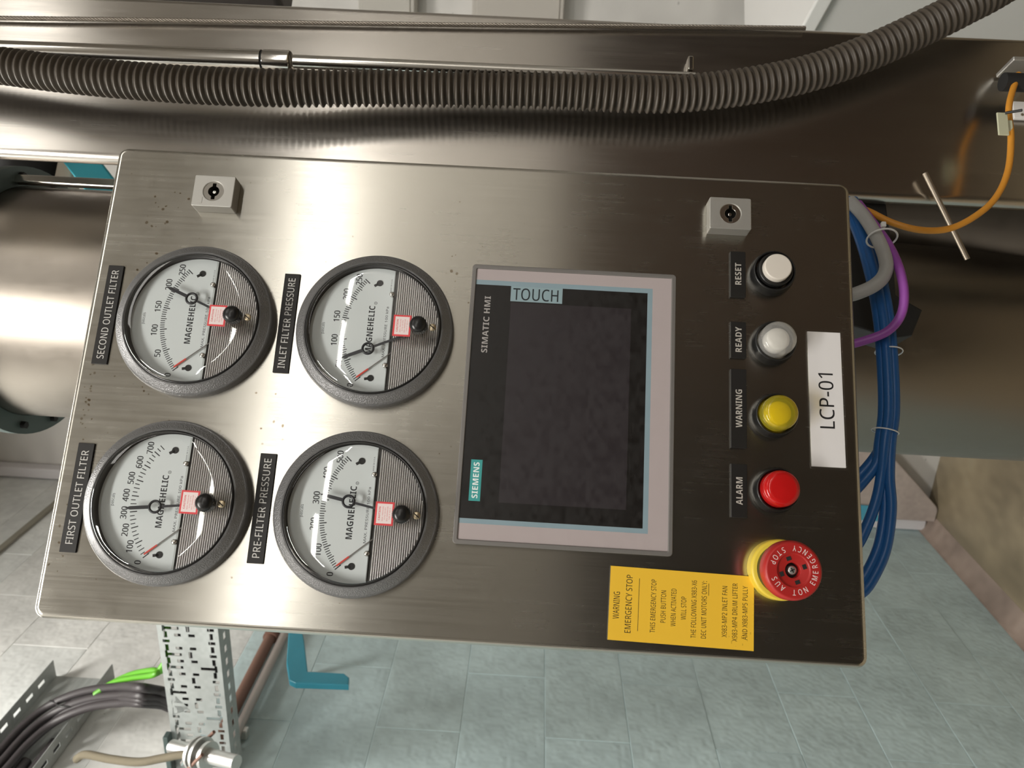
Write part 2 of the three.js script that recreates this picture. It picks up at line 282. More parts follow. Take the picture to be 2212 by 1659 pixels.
{
  const cx = 0.170, cz = -0.402;
  const o = thing('filter_vessel', 'upright brushed steel filter vessel standing behind the control enclosure', 'vessel', V(cx, 0, cz));
  const cyl = (r, y0, y1) => { const g = new THREE.CylinderGeometry(r, r, y1 - y0, 72, 1, true).translate(0, (y0 + y1) / 2, 0); const uv = g.attributes.uv; for (let i = 0; i < uv.count; i++) uv.setXY(i, uv.getX(i) * 3, uv.getY(i) * 2); return g; };
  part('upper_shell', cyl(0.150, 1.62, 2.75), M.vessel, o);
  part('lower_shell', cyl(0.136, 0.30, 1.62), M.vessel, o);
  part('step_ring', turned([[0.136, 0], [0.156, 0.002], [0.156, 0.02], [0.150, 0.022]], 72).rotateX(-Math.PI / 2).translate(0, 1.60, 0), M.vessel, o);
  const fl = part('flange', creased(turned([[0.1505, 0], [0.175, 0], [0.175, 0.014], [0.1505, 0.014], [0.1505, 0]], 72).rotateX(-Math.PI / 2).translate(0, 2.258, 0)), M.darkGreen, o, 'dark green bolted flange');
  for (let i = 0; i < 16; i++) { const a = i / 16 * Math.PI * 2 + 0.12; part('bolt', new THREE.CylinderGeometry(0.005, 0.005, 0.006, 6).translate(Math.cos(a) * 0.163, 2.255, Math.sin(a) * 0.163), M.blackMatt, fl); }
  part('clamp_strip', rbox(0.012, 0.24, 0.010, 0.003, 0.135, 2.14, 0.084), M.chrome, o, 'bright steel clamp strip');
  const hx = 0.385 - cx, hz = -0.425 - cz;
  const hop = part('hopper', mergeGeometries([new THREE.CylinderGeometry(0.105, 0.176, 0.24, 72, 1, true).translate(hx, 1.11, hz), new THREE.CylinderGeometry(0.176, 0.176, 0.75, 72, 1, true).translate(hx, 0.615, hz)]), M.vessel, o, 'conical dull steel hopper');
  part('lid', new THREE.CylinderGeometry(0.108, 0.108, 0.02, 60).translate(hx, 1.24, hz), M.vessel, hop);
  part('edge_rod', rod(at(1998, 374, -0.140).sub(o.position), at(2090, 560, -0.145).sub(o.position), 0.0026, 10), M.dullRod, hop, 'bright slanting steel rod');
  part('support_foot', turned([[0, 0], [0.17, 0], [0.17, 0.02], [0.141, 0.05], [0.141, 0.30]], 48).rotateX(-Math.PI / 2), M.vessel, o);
}
{ // black mounting block behind the cables, under the enclosure
  const pts = [[1835, 400], [1905, 415], [1925, 560], [1930, 640], [1986, 672], [1966, 722], [1925, 728], [1835, 700]].map(([x, y]) => at(x, y, -0.17));
  const s = new THREE.Shape(pts.map((p) => new THREE.Vector2(p.x, p.y)));
  const g = new THREE.ExtrudeGeometry(s, { depth: 0.035, bevelEnabled: true, bevelSize: 0.002, bevelThickness: 0.002, bevelSegments: 2 }).translate(0, 0, -0.205);
  single('mounting_block', g, M.blackMatt, 'black rubber mounting block behind the blue cables under the enclosure', 'bracket');
}
{ // things glimpsed between column and vessel, above the enclosure
  const p = at(205, 385, -0.62); const o = thing('turquoise_sheet', 'turquoise plastic sheet showing between the column and the vessel', 'sheet', p);
  part('panel', rbox(0.16, 0.05, 0.008, 0.003).rotateZ(0.75), std({ color: rgb(0.02, 0.32, 0.40), roughness: 0.5 }), o);
  part('rail', rod(V(-0.06, -0.055, -0.01), V(0.06, 0.06, -0.01), 0.006, 12), M.zinc, o);
  const q = at(80, 372, -0.66); const d = thing('dark_motor', 'black motor housing showing between the column and the vessel', 'motor', q);
  part('body', rod(V(-0.05, 0, 0), V(0.10, 0.02, 0), 0.06, 32), M.blackMatt, d); part('end_cap', rod(V(0.10, 0.02, 0), V(0.115, 0.022, 0), 0.045, 32), M.blackGloss, d);
  const r = at(150, 370, -0.64); const b = thing('beige_post', 'beige post showing between the column and the vessel', 'post', r);
  part('shaft', rbox(0.20, 0.03, 0.03, 0.004), M.beige, b); part('collar', rbox(0.03, 0.036, 0.036, 0.004, -0.05, 0, 0), M.beige, b);
  const c0 = at(300, -6, -0.36); const mbx = thing('hoist_housing', 'dark hoist housing behind the top of the steel column', 'housing', V(c0.x + 0.02, c0.y, -0.36));
  part('body', rbox(0.10, 0.52, 0.10, 0.01, 0.03, 0.06, 0), std({ color: rgb(0.06, 0.045, 0.04), roughness: 0.6 }), mbx); part('cover', rbox(0.09, 0.48, 0.01, 0.004, 0.03, 0.06, 0.056), M.blackMatt, mbx); part('arm', box(mbx.position.x - 0.412, 0.06, 0.04, -(mbx.position.x - 0.412) / 2 + 0.0, 0.1, 0.135), M.vessel, mbx); part('arm_plate', box(0.05, 0.08, 0.14, 0.0, 0.1, 0.09), M.vessel, mbx);
}
// wire rope: six strands laid round a core
{
  const path = curve([[-60, 36], [0, 39], [350, 43.5], [700, 50], [1100, 55], [1500, 58], [1740, 61]].map(([x, y]) => at(x, y, ZC + 0.005)));
  const N = 420, L = path.getLength(), gs = [];
  for (let k = 0; k < 6; k++) {
    const pts = []; for (let i = 0; i <= N; i++) { const p = path.getPointAt(i / N), a = k * Math.PI / 3 + i / N * L / 0.022 * Math.PI * 2; pts.push(V(p.x + Math.cos(a) * 0.0016, p.y, p.z + Math.sin(a) * 0.0016)); }
    gs.push(new THREE.TubeGeometry(new THREE.CatmullRomCurve3(pts), N * 2, 0.00085, 6));
  }
  single('wire_rope', mergeGeometries(gs), M.rope, 'thin twisted wire rope running up the steel column', 'wire rope');
}
// telescopic lifting rod beside the hose
{
  const z = ZC + 0.0115, a = at(-70, 108, z), b = at(566, 131, z), c = at(636, 134, z), d = at(1500, 172, z);
  const o = thing('lift_cylinder', 'polished telescopic steel rod with a collar lying on the column beside the hose', 'rod', b.clone());
  const L = (p) => p.clone().sub(b);
  part('sleeve', rod(L(b), L(a), 0.0108, 40), M.chrome, o);
  const dir = c.clone().sub(b).normalize();
  part('groove', rod(dir.clone().multiplyScalar(0.0005), dir.clone().multiplyScalar(0.0018), 0.0100, 40), M.blackMatt, o);
  const cg = turned([[0, 0], [0.0098, 0], [0.0112, 0.0012], [0.0112, 0.0275], [0.0100, 0.029], [0, 0.029]], 40); cg.applyQuaternion(new THREE.Quaternion().setFromUnitVectors(V(0, 0, 1), dir)); cg.translate(dir.x * 0.0018, dir.y * 0.0018, dir.z * 0.0018);
  part('collar', cg, M.chrome, o);
  part('rod', rod(L(c), L(d), 0.0072, 32), M.chrome, o);
}
// corrugated hose
{
  const pts = [[-120, 128], [0, 142], [120, 158], [260, 172], [420, 184], [600, 190], [800, 190], [1000, 192], [1200, 196], [1400, 204], [1520, 198], [1640, 182], [1760, 155], [1880, 112], [1990, 62], [2090, 12], [2200, -50]].map(([x, y], i) => at(x, y, ZC + [0.042, 0.042, 0.042, 0.042, 0.042, 0.042, 0.036, 0.032, 0.031, 0.031, 0.031, 0.031, 0.031, 0.034, 0.04, 0.046, 0.052][i]));
  pts.push(V(0.60, 0.95, -0.07), V(0.64, 0.70, -0.06), V(0.65, 0.4, -0.06), V(0.66, 0.10, -0.06), V(0.68, 0.021, 0.02), V(0.72, 0.0195, 0.2));
  const path = curve(pts), L = path.getLength(), pitch = 0.0071, rings = Math.round(L / pitch), per = 8, N = rings * per, K = 28;
  const fr = path.computeFrenetFrames(N, false), pos = [], idx = [], uv = [];
  for (let i = 0; i <= N; i++) {
    const p = path.getPointAt(i / N), f = (i % per) / per, c = Math.cos(f * Math.PI * 2), r = 0.0168 + 0.0017 * Math.sign(c) * Math.pow(Math.abs(c), 0.55);
    for (let k = 0; k <= K; k++) { const a = k / K * Math.PI * 2, n = fr.normals[i].clone().multiplyScalar(Math.cos(a)).addScaledVector(fr.binormals[i], Math.sin(a)); pos.push(p.x + n.x * r, p.y + n.y * r, p.z + n.z * r); uv.push(k / K, i / per / 8); }
  }
  for (let i = 0; i < N; i++) for (let k = 0; k < K; k++) { const q = i * (K + 1) + k; idx.push(q, q + K + 1, q + 1, q + 1, q + K + 1, q + K + 2); }
  const g = new THREE.BufferGeometry(); g.setAttribute('position', new THREE.Float32BufferAttribute(pos, 3)); g.setAttribute('uv', new THREE.Float32BufferAttribute(uv, 2)); g.setIndex(idx); g.computeVertexNormals();
  single('corrugated_hose', g, M.hose, 'dark brown ribbed flexible hose hanging in front of the steel column', 'hose');
}

// ------------------------------------------------------------------ the control enclosure
const PY = 1.648;                                    // height of the middle of the door
const onPanel = (x, y, z = 0) => V(x / 1000, PY + y / 1000, z / 1000);
{
  const o = thing('control_enclosure', 'brushed steel control enclosure with gauges touch panel and push buttons', 'enclosure', V(0, PY - 0.299, 0));
  const dw = 373, dh = 598;
  const g = new THREE.ExtrudeGeometry(roundRect(dw - 9, dh - 9, 4), { depth: 16, bevelEnabled: true, bevelSize: 4.5, bevelThickness: 4.5, bevelSegments: 7, curveSegments: 8 });
  g.translate(0, 299, -20.5); mm(g); planarUV(g, (x, y, z) => [x / 0.373 + 0.5, (y + Math.min(0, z + 0.0045)) / 0.598]);
  part('door', g, M.panel, o);
  part('body', mm(rbox(366, 590, 100, 4, 0, 299, -73)), M.steel, o);
  part('gasket', mm(box(360, 584, 3, 0, 299, -22)), M.blackMatt, o);
  for (const y of [90, 500]) part('bracket', mm(rbox(150, 40, 32, 2, 130, y, -136)), M.steel, o);
  // two quarter-turn locks: cast block, cylinder with a slotted double-bit opening and a centre pin
  for (const [x, y] of [[145.5, 209.5], [149, -199.5]]) {
    const lk = part('lock', (() => { const e = new THREE.ExtrudeGeometry(roundRect(25.5, 31.5, 0.8), { depth: 11, bevelEnabled: true, bevelSize: 0.5, bevelThickness: 0.5, bevelSegments: 2 }); const hole = new THREE.Path(); hole.absarc(0, 0, 8.7, 0, Math.PI * 2); const s = roundRect(25.5, 31.5, 0.8); s.holes.push(hole); const q = new THREE.ExtrudeGeometry(s, { depth: 11, bevelEnabled: true, bevelSize: 0.5, bevelThickness: 0.5, bevelSegments: 2, curveSegments: 20 }); return mm(q); })(), M.cast, o, 'cast metal quarter-turn lock');
    lk.position.set(x / 1000, 0.299 + y / 1000, 0.0006);
    const cs = new THREE.Shape(); cs.absarc(0, 0, 8.0, 0, Math.PI * 2); const hp = new THREE.Path();
    const a0 = 0.33; hp.moveTo(7.0, -1.55); hp.lineTo(7.0, 1.55); hp.lineTo(4.3, 1.6); hp.absarc(0, 0, 4.6, 0.36, Math.PI - 0.36, false); hp.lineTo(-7.0, 1.55); hp.lineTo(-7.0, -1.55); hp.lineTo(-4.3, -1.6); hp.absarc(0, 0, 4.6, Math.PI + 0.36, Math.PI * 2 - 0.36, false); hp.closePath();
    cs.holes.push(hp);
    part('cylinder', mm(new THREE.ExtrudeGeometry(cs, { depth: 7.6, bevelEnabled: true, bevelSize: 0.25, bevelThickness: 0.25, bevelSegments: 2, curveSegments: 20 }).translate(0, 0, 3)), M.chrome, lk);
    part('keyway_floor', mm(new THREE.CircleGeometry(8.7, 32).translate(0, 0, 1.2)), M.blackMatt, lk);
    part('pin', mm(turned([[0, 9.5], [1.2, 9.5], [1.5, 9.1], [1.5, 1.2]], 20)), M.chrome, lk);
    part('cast_mark', mm(box(5.5, 6.5, 0.25, -8.2, 11.2, 11.6)), M.cast, lk);
  }
  // cable glands in the floor of the enclosure
  for (const [px, py] of [[1862, 1040], [1866, 1150], [1872, 1282], [1846, 640], [1850, 742]]) { const p = at(px, py, -0.06); const gl = part('gland', mm(mergeGeometries([new THREE.CylinderGeometry(9, 9, 7, 6).translate(0, -3, 0), new THREE.CylinderGeometry(6.5, 8, 9, 20).translate(0, -10, 0)])), M.beige, o); gl.position.set(p.x, 0.003, -0.06); }
}

// ------------------------------------------------------------------ gauges
function dialTexture(max, majorStep, midStep, minorStep, numbers) {
  return canvasTex(1024, 1024, (g) => {
    const k = 1024 / 108, X = (x) => (x + 54) * k, Y = (y) => (54 - y) * k;
    g.fillStyle = '#d3dada'; g.fillRect(0, 0, 1024, 1024);
    g.fillStyle = g.strokeStyle = '#15171c';
    const PYV = -35.5, R = 62, A0 = -41.2, A1 = 41.2, ang = (v) => (A0 + (A1 - A0) * v / max) * Math.PI / 180;
    for (let v = 0; v <= max + 1e-6; v += minorStep) {
      const a = ang(v), major = Math.abs(v / majorStep - Math.round(v / majorStep)) < 1e-6, mid = Math.abs(v / midStep - Math.round(v / midStep)) < 1e-6;
      const r1 = R, r0 = R - (major ? 5.2 : mid ? 4.4 : 3.4); g.lineWidth = (major ? 0.75 : 0.6) * k; g.beginPath();
      g.moveTo(X(Math.sin(a) * r0), Y(PYV + Math.cos(a) * r0)); g.lineTo(X(Math.sin(a) * r1), Y(PYV + Math.cos(a) * r1)); g.stroke();
    }
    for (const v of numbers) { const a = ang(v), s = String(v), rad = R + 4.4, end = v >= max * 0.97; for (const o of [-0.14, 0.14]) fit(g, s, X(Math.sin(a) * rad + (v === 0 ? -0.4 : end ? -3.4 : 0) + o), Y(PYV + Math.cos(a) * rad + (end ? 1.6 : 0)), s.length * 3.1 * k, 4.6 * k); }
    fit(g, 'pascals', X(-0.5), Y(40), 9.4 * k, 2.2 * k);
    fit(g, 'MAGNEHELIC', X(0), Y(3.6), 39 * k, 4.6 * k, 'sans-serif', 'bold');
    g.lineWidth = 0.22 * k; g.beginPath(); g.arc(X(21.6), Y(1.2), 1.05 * k, 0, 7); g.stroke(); fit(g, 'R', X(21.6), Y(1.2), 0.9 * k, 1.1 * k);
    g.fillStyle = '#2a2c30'; fit(g, 'MAX. PRESSURE 100 kPa', X(-1), Y(-8.2), 41 * k, 1.9 * k);
    g.fillStyle = '#4a4c50'; fit(g, 'MADE IN U.S.A.', X(36.5), Y(-9.6), 11 * k, 1.1 * k);
  });
}
const cautionTex = canvasTex(320, 260, (g, w, h) => {
  g.fillStyle = '#e0474c'; g.fillRect(0, 0, w, h); g.fillStyle = '#f2e2e0'; g.fillRect(26, 26, w - 52, h - 52);
  g.fillStyle = '#d5565a'; fit(g, 'CAUTION', w / 2, 62, 190, 26, 'sans-serif', 'bold');
  ['MAX. PRESSURE', '15 PSI 100 KPA', 'MAX. TEMPERATURE', '140 F 60 C'].forEach((s, i) => fit(g, s, w / 2, 106 + i * 32, 200 - (i % 2) * 30, 15));
});
const ribGeo = (() => {    // horizontal ribs across the lower half of the cover, cut to the circle
  const gs = []; const n = 22, p = 1.62, R = 49.5;
  for (let i = 0; i < n; i++) { const y = -15.8 - i * p, hw = Math.sqrt(Math.max(0, R * R - y * y)); if (hw < 6) continue; const c = new THREE.CylinderGeometry(0.62, 0.62, hw * 2, 12); c.rotateZ(Math.PI / 2); c.translate(0, y, 0); gs.push(c); }
  return gs;
})();
function makeGauge(pos, label, dial, setAngle) {
  const o = thing('pressure_gauge', label, 'gauge', pos, 'round pressure gauges on the enclosure door');
  const bz = part('bezel', mm(creased(turned([[60.3, 0], [60.3, 6.8], [60.0, 8.2], [59.3, 9.0], [58.5, 9.5], [53.4, 13.2], [52.7, 13.6], [52.1, 13.5], [51.8, 12.8]], 96), 0.6)), M.bezel, o, 'dark grey hammered bezel');
  part('well', mm(turned([[51.8, 12.8], [51.3, 3.2], [0, 3.2]], 64)), M.gaugeWell, o);
  part('seal_ring', mm(turned([[51.9, 12.9], [51.0, 13.9], [50.2, 13.4], [50.4, 12.2]], 80)), M.blackGloss, bz);
  const ds = new THREE.Shape(), rd = 50, yc = -12; const a0 = Math.asin(yc / rd); ds.absarc(0, 0, rd, a0, Math.PI - a0, false); ds.closePath();
  const dg = new THREE.ExtrudeGeometry(ds, { depth: 0.8, bevelEnabled: false, curveSegments: 60 }).translate(0, 0, 5.2); planarUV(dg, (x, y) => [(x + 54) / 108, (y + 54) / 108]); mm(dg);
  const dl = part('dial', dg, std({ map: dial, roughness: 0.55 }), o, 'white dial with a printed scale');
  for (const s of [-1, 1]) { const g = mm(mergeGeometries([new THREE.CylinderGeometry(2.5, 2.5, 0.5, 20).rotateX(Math.PI / 2), box(2.0, 4.4, 0.5, 0, 2.6, 0).toNonIndexed ? box(2.0, 4.4, 0.5, 0, 2.6, 0) : null])); const kh = part('keyhole', g, M.blackMatt, dl); kh.position.set(s * 0.038, -0.0005, 0.00605); kh.rotation.z = s < 0 ? 0.18 : 0.55; }
  const lower = new THREE.Shape(), la = Math.asin(-14.9 / 49.8); lower.absarc(0, 0, 49.8, Math.PI - la, Math.PI * 2 + la, false); lower.closePath();
  const rb = part('lower_plate', mm(new THREE.ExtrudeGeometry(lower, { depth: 0.6, bevelEnabled: false, curveSegments: 40 }).translate(0, 0, 8.6)), M.ribPlate, o, 'dark lower plate');
  part('ribs', mm(mergeGeometries(ribGeo.map((g) => g.clone().translate(0, 0, 9.2)))), M.rib, rb, 'silver ribs of the lower plate');
  part('shield_edge', mm(box(95, 2.6, 3.2, 0, -13.4, 7.8)), M.clear, rb);
  for (const s of [-1, 1]) part('screw', mm(turned([[0, 11.0], [1.2, 10.9], [2.0, 10.2], [2.0, 7]], 16, s * 28.3, -11.4)), M.chrome, o);
  // red zero pointer
  const pv = V(0, -35.5, 0), za = -40.0 * Math.PI / 180;
  const nd = new THREE.Group(); const dirn = V(Math.sin(za), Math.cos(za), 0);
  const seg = (r0, r1, w, z, m, name, parent) => { const g = box(w, r1 - r0, 0.5, 0, (r0 + r1) / 2, 0); g.rotateZ(-za); g.translate(pv.x, pv.y, z); return part(name, mm(g), m, parent); };
  const ptr = seg(20, 48.5, 0.7, 7.4, M.needleGrey, 'pointer', o); seg(48.5, 59.5, 1.15, 7.45, M.needleRed, 'pointer_tip', ptr);
  // black set pointer with its ring
  const sa = setAngle * Math.PI / 180, sg = [];
  sg.push(box(1.7, 29, 0.8, 0, 22.5, 0), new THREE.TorusGeometry(4.1, 0.95, 8, 32).translate(0, 40.5, 0));
  const tip = new THREE.Shape(); tip.moveTo(-1.25, 45); tip.lineTo(1.25, 45); tip.lineTo(1.25, 58.5); tip.lineTo(0, 62.5); tip.lineTo(-1.25, 58.5); tip.closePath(); sg.push(new THREE.ExtrudeGeometry(tip, { depth: 0.8, bevelEnabled: false }).translate(0, 0, -0.4));
  const sm = mergeGeometries(sg.map((g) => (g.index ? g.toNonIndexed() : g))); sm.rotateZ(-sa); sm.translate(0, -34.5, 11.2); part('set_pointer', mm(sm), M.needleBlack, o, 'black set pointer with a ring');
  // clear cover
  part('cover', mm(turned([[51.0, 12.9], [50.7, 15.4], [49.4, 17.4], [46.8, 18.6], [40, 19.3], [20, 20.0], [0, 20.3]], 96)), M.glass, o, 'clear domed cover');
  const tongue = part('clear_bracket', mm(rbox(16.4, 35.5, 1.6, 0.5, 0, -33, 20.6, 2)), M.clear, o);
  part('caution_label', mm(planarUV(rbox(16.6, 13.4, 0.4, 0.18, 0, -23.4, 21.8, 1), (x, y) => [(x + 8.3) / 16.6, (y + 30.1) / 13.4])), std({ map: cautionTex, roughness: 0.45 }), o, 'red bordered caution label');
  const kn = []; for (let i = 0; i < 28; i++) { const a = i / 28 * Math.PI * 2; kn.push(box(0.75, 0.55, 5.8, 0, 0, 0).rotateZ(a + Math.PI / 2).translate(Math.cos(a) * 6.25, Math.sin(a) * 6.25 - 36.2, 25.2)); }
  const kb = turned([[0, 31.6], [3, 31.4], [5.2, 30.2], [6.0, 28.8], [6.25, 28.2], [6.25, 22.2], [5.2, 21.6], [5.2, 20.8]], 40, 0, -36.2).toNonIndexed();
  part('knob', mm(mergeGeometries([kb, ...kn.map((g) => g.toNonIndexed())])), M.blackGloss, o, 'black fluted adjusting knob');
  const sc = part('bracket_screw', mm(turned([[0, 23.2], [2.2, 23.0], [2.7, 22.4], [2.7, 21.3]], 24, 0, -46.3)), M.brass, o);
  part('slot', mm(box(4.6, 0.7, 0.3, 0, 0, 0).rotateZ(0.9).translate(0, -46.3, 23.12)), M.blackMatt, sc);
  return o;
}
const dial250 = dialTexture(250, 50, 25, 5, [0, 50, 100, 150, 200, 250]);
const dial750 = dialTexture(750, 100, 50, 25, [0, 100, 200, 300, 400, 500, 600, 700]);
const dial500 = dialTexture(500, 100, 50, 10, [0, 100, 200, 300, 400, 500]);
makeGauge(onPanel(-99.2, 211), 'round pressure gauge beneath the FIRST OUTLET FILTER label', dial750, -6);
makeGauge(onPanel(39.9, 211), 'round pressure gauge beneath the SECOND OUTLET FILTER label', dial250, 22.8);
makeGauge(onPanel(-99.2, 71.6), 'round pressure gauge beneath the PRE-FILTER PRESSURE label', dial500, 11);
makeGauge(onPanel(39.9, 71.6), 'round pressure gauge beneath the INLET FILTER PRESSURE label', dial250, -23.6);

// ------------------------------------------------------------------ engraved and printed labels
function plate(name, label, cat, x, y, w, h, t, tex, edge, tilt = 0, group) {
  const o = thing(name, label, cat, onPanel(x, y - h / 2, 0.15), group);
  const g = rbox(w, h, t, Math.min(0.35, t * 0.4), 0, 0, 0, 2); g.rotateZ(tilt); g.translate(0, h / 2, t / 2); part('plate', mm(g), edge, o);
  const f = new THREE.PlaneGeometry(w - 0.5, h - 0.5); f.rotateZ(tilt); f.translate(0, h / 2, t + 0.04); part('lettering', mm(f), std({ map: tex, roughness: 0.5 }), o);
  return o;
}
const blackText = (s, w, h, tw, cap, weight = 'normal', col = '#d8d6d2') => canvasTex(Math.round(w * 10), Math.round(h * 10), (g, W0, H0) => { g.fillStyle = '#171513'; g.fillRect(0, 0, W0, H0); g.fillStyle = col; fit(g, s, W0 / 2, H0 / 2, tw * 10, cap * 10, 'sans-serif', weight); });
for (const [s, x, y, tw] of [['FIRST OUTLET FILTER', -99.3, 280.2, 70], ['SECOND OUTLET FILTER', 42.5, 282, 73], ['PRE-FILTER PRESSURE', -99.2, 142.3, 74], ['INLET FILTER PRESSURE', 43.4, 141.5, 74]])
  plate('engraved_label', 'black label lettered ' + s + ' above a gauge', 'label', x, y, 80.4, 12.3, 1.2, blackText(s, 80.4, 12.3, tw, 5.6), M.blackLabel, 0, 'black labels above the gauges');
for (const [s, x, w, tw] of [['RESET', 102.5, 37.8, 19], ['READY', 49, 29, 21], ['WARNING', -4.5, 60.5, 30], ['ALARM', -66.4, 39.4, 21]])
  plate('button_label', 'black nameplate lettered ' + s + ' above a push button', 'label', x, -207.8, w, 11.9, 2.4, blackText(s, w, 11.9, tw, 5.0, 'bold', '#b9b4ac'), M.blackLabel, 0, 'black nameplates above the buttons');
{
  const sign = canvasTex(780, 1560, (g, w, h) => {
    const k = w / 52; g.fillStyle = '#f0c135'; g.fillRect(0, 0, w, h); g.fillStyle = g.strokeStyle = '#2c2410';
    const L = [['WARNING', 5.2, 19.4, 4.5], ['EMERGENCY STOP', 14.0, 41.5, 4.4], ['THIS EMERGENCY STOP', 31.7, 37.6, 3.6], ['PUSH BUTTON', 39.0, 23.2, 3.6], ['WHEN ACTIVATED', 46.3, 26.6, 3.6], ['WILL STOP', 53.6, 16.4, 3.6], ['THE FOLLOWING X983-X6', 60.9, 40.6, 3.6], ['DEC UNIT MOTORS ONLY:', 68.2, 40.6, 3.6], ['X983-MP2 INLET FAN', 83.0, 36, 3.6], ['X983-MP4 DRUM LIFTER', 90.3, 40.6, 3.6], ['AND X983-MP5 PULLY', 97.6, 37.6, 3.6]];
    for (const [s, y, tw, cap] of L) fit(g, s, w / 2 + (s === 'WARNING' ? -1.5 * k : 0), y * k, tw * k, cap * k);
    g.lineWidth = 0.35 * k; g.beginPath(); g.moveTo(7.5 * k, 21.2 * k); g.lineTo(44.5 * k, 21.2 * k); g.moveTo(36.0 * k, 71.4 * k); g.lineTo(44.6 * k, 71.4 * k); g.stroke();
    g.fillStyle = 'rgba(120,80,10,0.25)'; for (let i = 0; i < 14; i++) g.fillRect(rr(2, 12) * k, rr(86, 103) * k, rr(0.4, 2.2) * k, rr(0.3, 0.9) * k);
  });
  plate('warning_sign', 'yellow engraved emergency stop warning sign on the lower enclosure door', 'sign', -152.1, -166.4, 51.6, 103.5, 1.6, sign, std({ color: rgb(0.06, 0.045, 0.01), roughness: 0.5 }), -0.016);
  const lcp = canvasTex(1050, 252, (g, w, h) => { g.fillStyle = '#eceaea'; g.fillRect(0, 0, w, h); g.fillStyle = '#1a1a1c'; fit(g, 'LCP-01', w * 0.49, h * 0.5, 475, 112); });
  const t = plate('name_label', 'white paper label reading LCP-01 below the push buttons', 'label', 7.2, -274.3, 104.5, 25.4, 0.7, lcp, M.white, 0.008);
  const sl = part('clear_sleeve', mm(rbox(107.5, 27.2, 0.5, 0.2, 0, 12.7, 0.95, 2).rotateZ(0.008)), M.glass, t);
}

// ------------------------------------------------------------------ touch panel
{
  const w = 214, h = 158, o = thing('touch_panel', 'grey framed operator touch panel with a dark switched-off screen', 'touch panel', onPanel(-9.2, -79.5 - h / 2, 0.1));
  const s = roundRect(w, h, 2.2), hole = new THREE.Path(roundRect(w - 4.4, h - 4.6, 1.6).getPoints(6).reverse()); s.holes.push(hole);
  const fr = new THREE.ExtrudeGeometry(s, { depth: 4.2, bevelEnabled: true, bevelSize: 0.6, bevelThickness: 0.7, bevelSegments: 3 }); part('frame', mm(fr.translate(0, h / 2, 0)), M.hmiRim, o, 'grey metal frame');
  const tex = canvasTex(2048, 1500, (g, W0, H0) => {
    const k = W0 / 209.6, X = (x) => (x + 9.2 + 104.8) * k, Y = (y) => (-79.5 + 76.7 - y) * k;        // panel millimetres
    const R = (x0, x1, y0, y1, c) => { g.fillStyle = c; g.fillRect(X(x0), Y(y0), (x1 - x0) * k, (y0 - y1) * k); };
    g.fillStyle = '#b3a8a8'; g.fillRect(0, 0, W0, H0);
    R(-101.7, 85.9, -1, -141.2, '#8aa0aa'); R(-98.1, 82.1, -1, -137.3, '#14110f'); R(-85.4, 68.7, -31.6, -124.9, '#2b2629');
    R(69.7, 82.1, -31, -71.3, '#8fa6ad'); R(-85.4, -54.9, -9.4, -17.9, '#3f9f9d');
    g.fillStyle = '#f0f4f4'; fit(g, 'SIEMENS', X(-70.1), Y(-13.6), 27 * k, 4.3 * k, 'sans-serif', 'bold');
    g.fillStyle = '#a8a4a2'; fit(g, 'SIMATIC HMI', X(50), Y(-13.4), 46 * k, 4.6 * k, 'sans-serif', 'bold');
    g.save(); g.translate(X(75.9), Y(-51)); g.rotate(Math.PI / 2); g.fillStyle = '#10181c'; fit(g, 'TOUCH', 0, 0, 36.5 * k, 9.6 * k); g.restore();
  });
  const pg = new THREE.PlaneGeometry(209.6, 153.4).translate(0, h / 2, 0); const smear = dataTex(512, 384, (x, y) => { const u = x / 512, v = y / 384; const k = smudgeN(u * 3, v * 2), q = smudgeM(u * 0.6, v * 2.6); return 0.42 + 0.25 * (k - 0.4) + 0.5 * Math.max(0, q - 0.7); });
  part('front_film', mm(pg.clone().translate(0, 0, 4.0)), phy({ map: tex, roughness: 0.9, roughnessMap: smear, clearcoat: 0.0 }), o, 'printed front film with a dark screen');
  part('backing', mm(box(209.4, 153.2, 3.6, 0, h / 2, 2.0)), M.hmiRim, o);
}

// ------------------------------------------------------------------ push buttons and lamps
const collar = (r = 16.8) => turned([[r, 0], [r, 4], [r - 0.5, 5.2], [r - 1.0, 9.5], [r - 1.6, 10.4], [r - 2.6, 10.2], [r - 2.8, 8]], 56);
function pilot(x, label, lensMat, coreMat) {
  const o = thing('pilot_light', label, 'pilot light', onPanel(x, -234, 0.1), 'round lamps and buttons along the bottom of the door');
  part('collar', mm(collar()), M.blackGloss, o);
  part('lens', mm(turned([[13.2, 8], [13.2, 16], [12.7, 18.6], [11.2, 20.4], [8.5, 21.2], [0, 21.6]], 56)), lensMat, o);
  part('diffuser', mm(turned([[9.2, 6], [8.9, 14], [8.0, 16.5], [5, 18.2], [0, 18.8]], 40)), coreMat, o);
  return o;
}
{
  const o = thing('reset_button', 'white flat push button in a black collar below the RESET nameplate', 'push button', onPanel(104, -234, 0.1), 'round lamps and buttons along the bottom of the door');
  part('collar', mm(collar(17.4)), M.blackGloss, o);
  part('sleeve', mm(turned([[13.4, 8], [13.4, 12.5], [12.8, 13.4], [11.2, 13.4], [11.0, 9]], 48)), M.blackGloss, o);
  part('cap', mm(turned([[10.6, 8], [10.6, 17.6], [10.2, 18.5], [9.4, 18.8], [0, 18.8]], 48)), std({ color: rgb(0.72, 0.67, 0.60), roughness: 0.45 }), o, 'flat white cap');
}
pilot(47.5, 'clear white pilot lamp below the READY nameplate', phy({ color: rgb(0.9, 0.89, 0.86), transmission: 0.75, thickness: 0, roughness: 0.12, ior: 1.5 }), std({ color: rgb(0.80, 0.79, 0.77), roughness: 0.35 }));
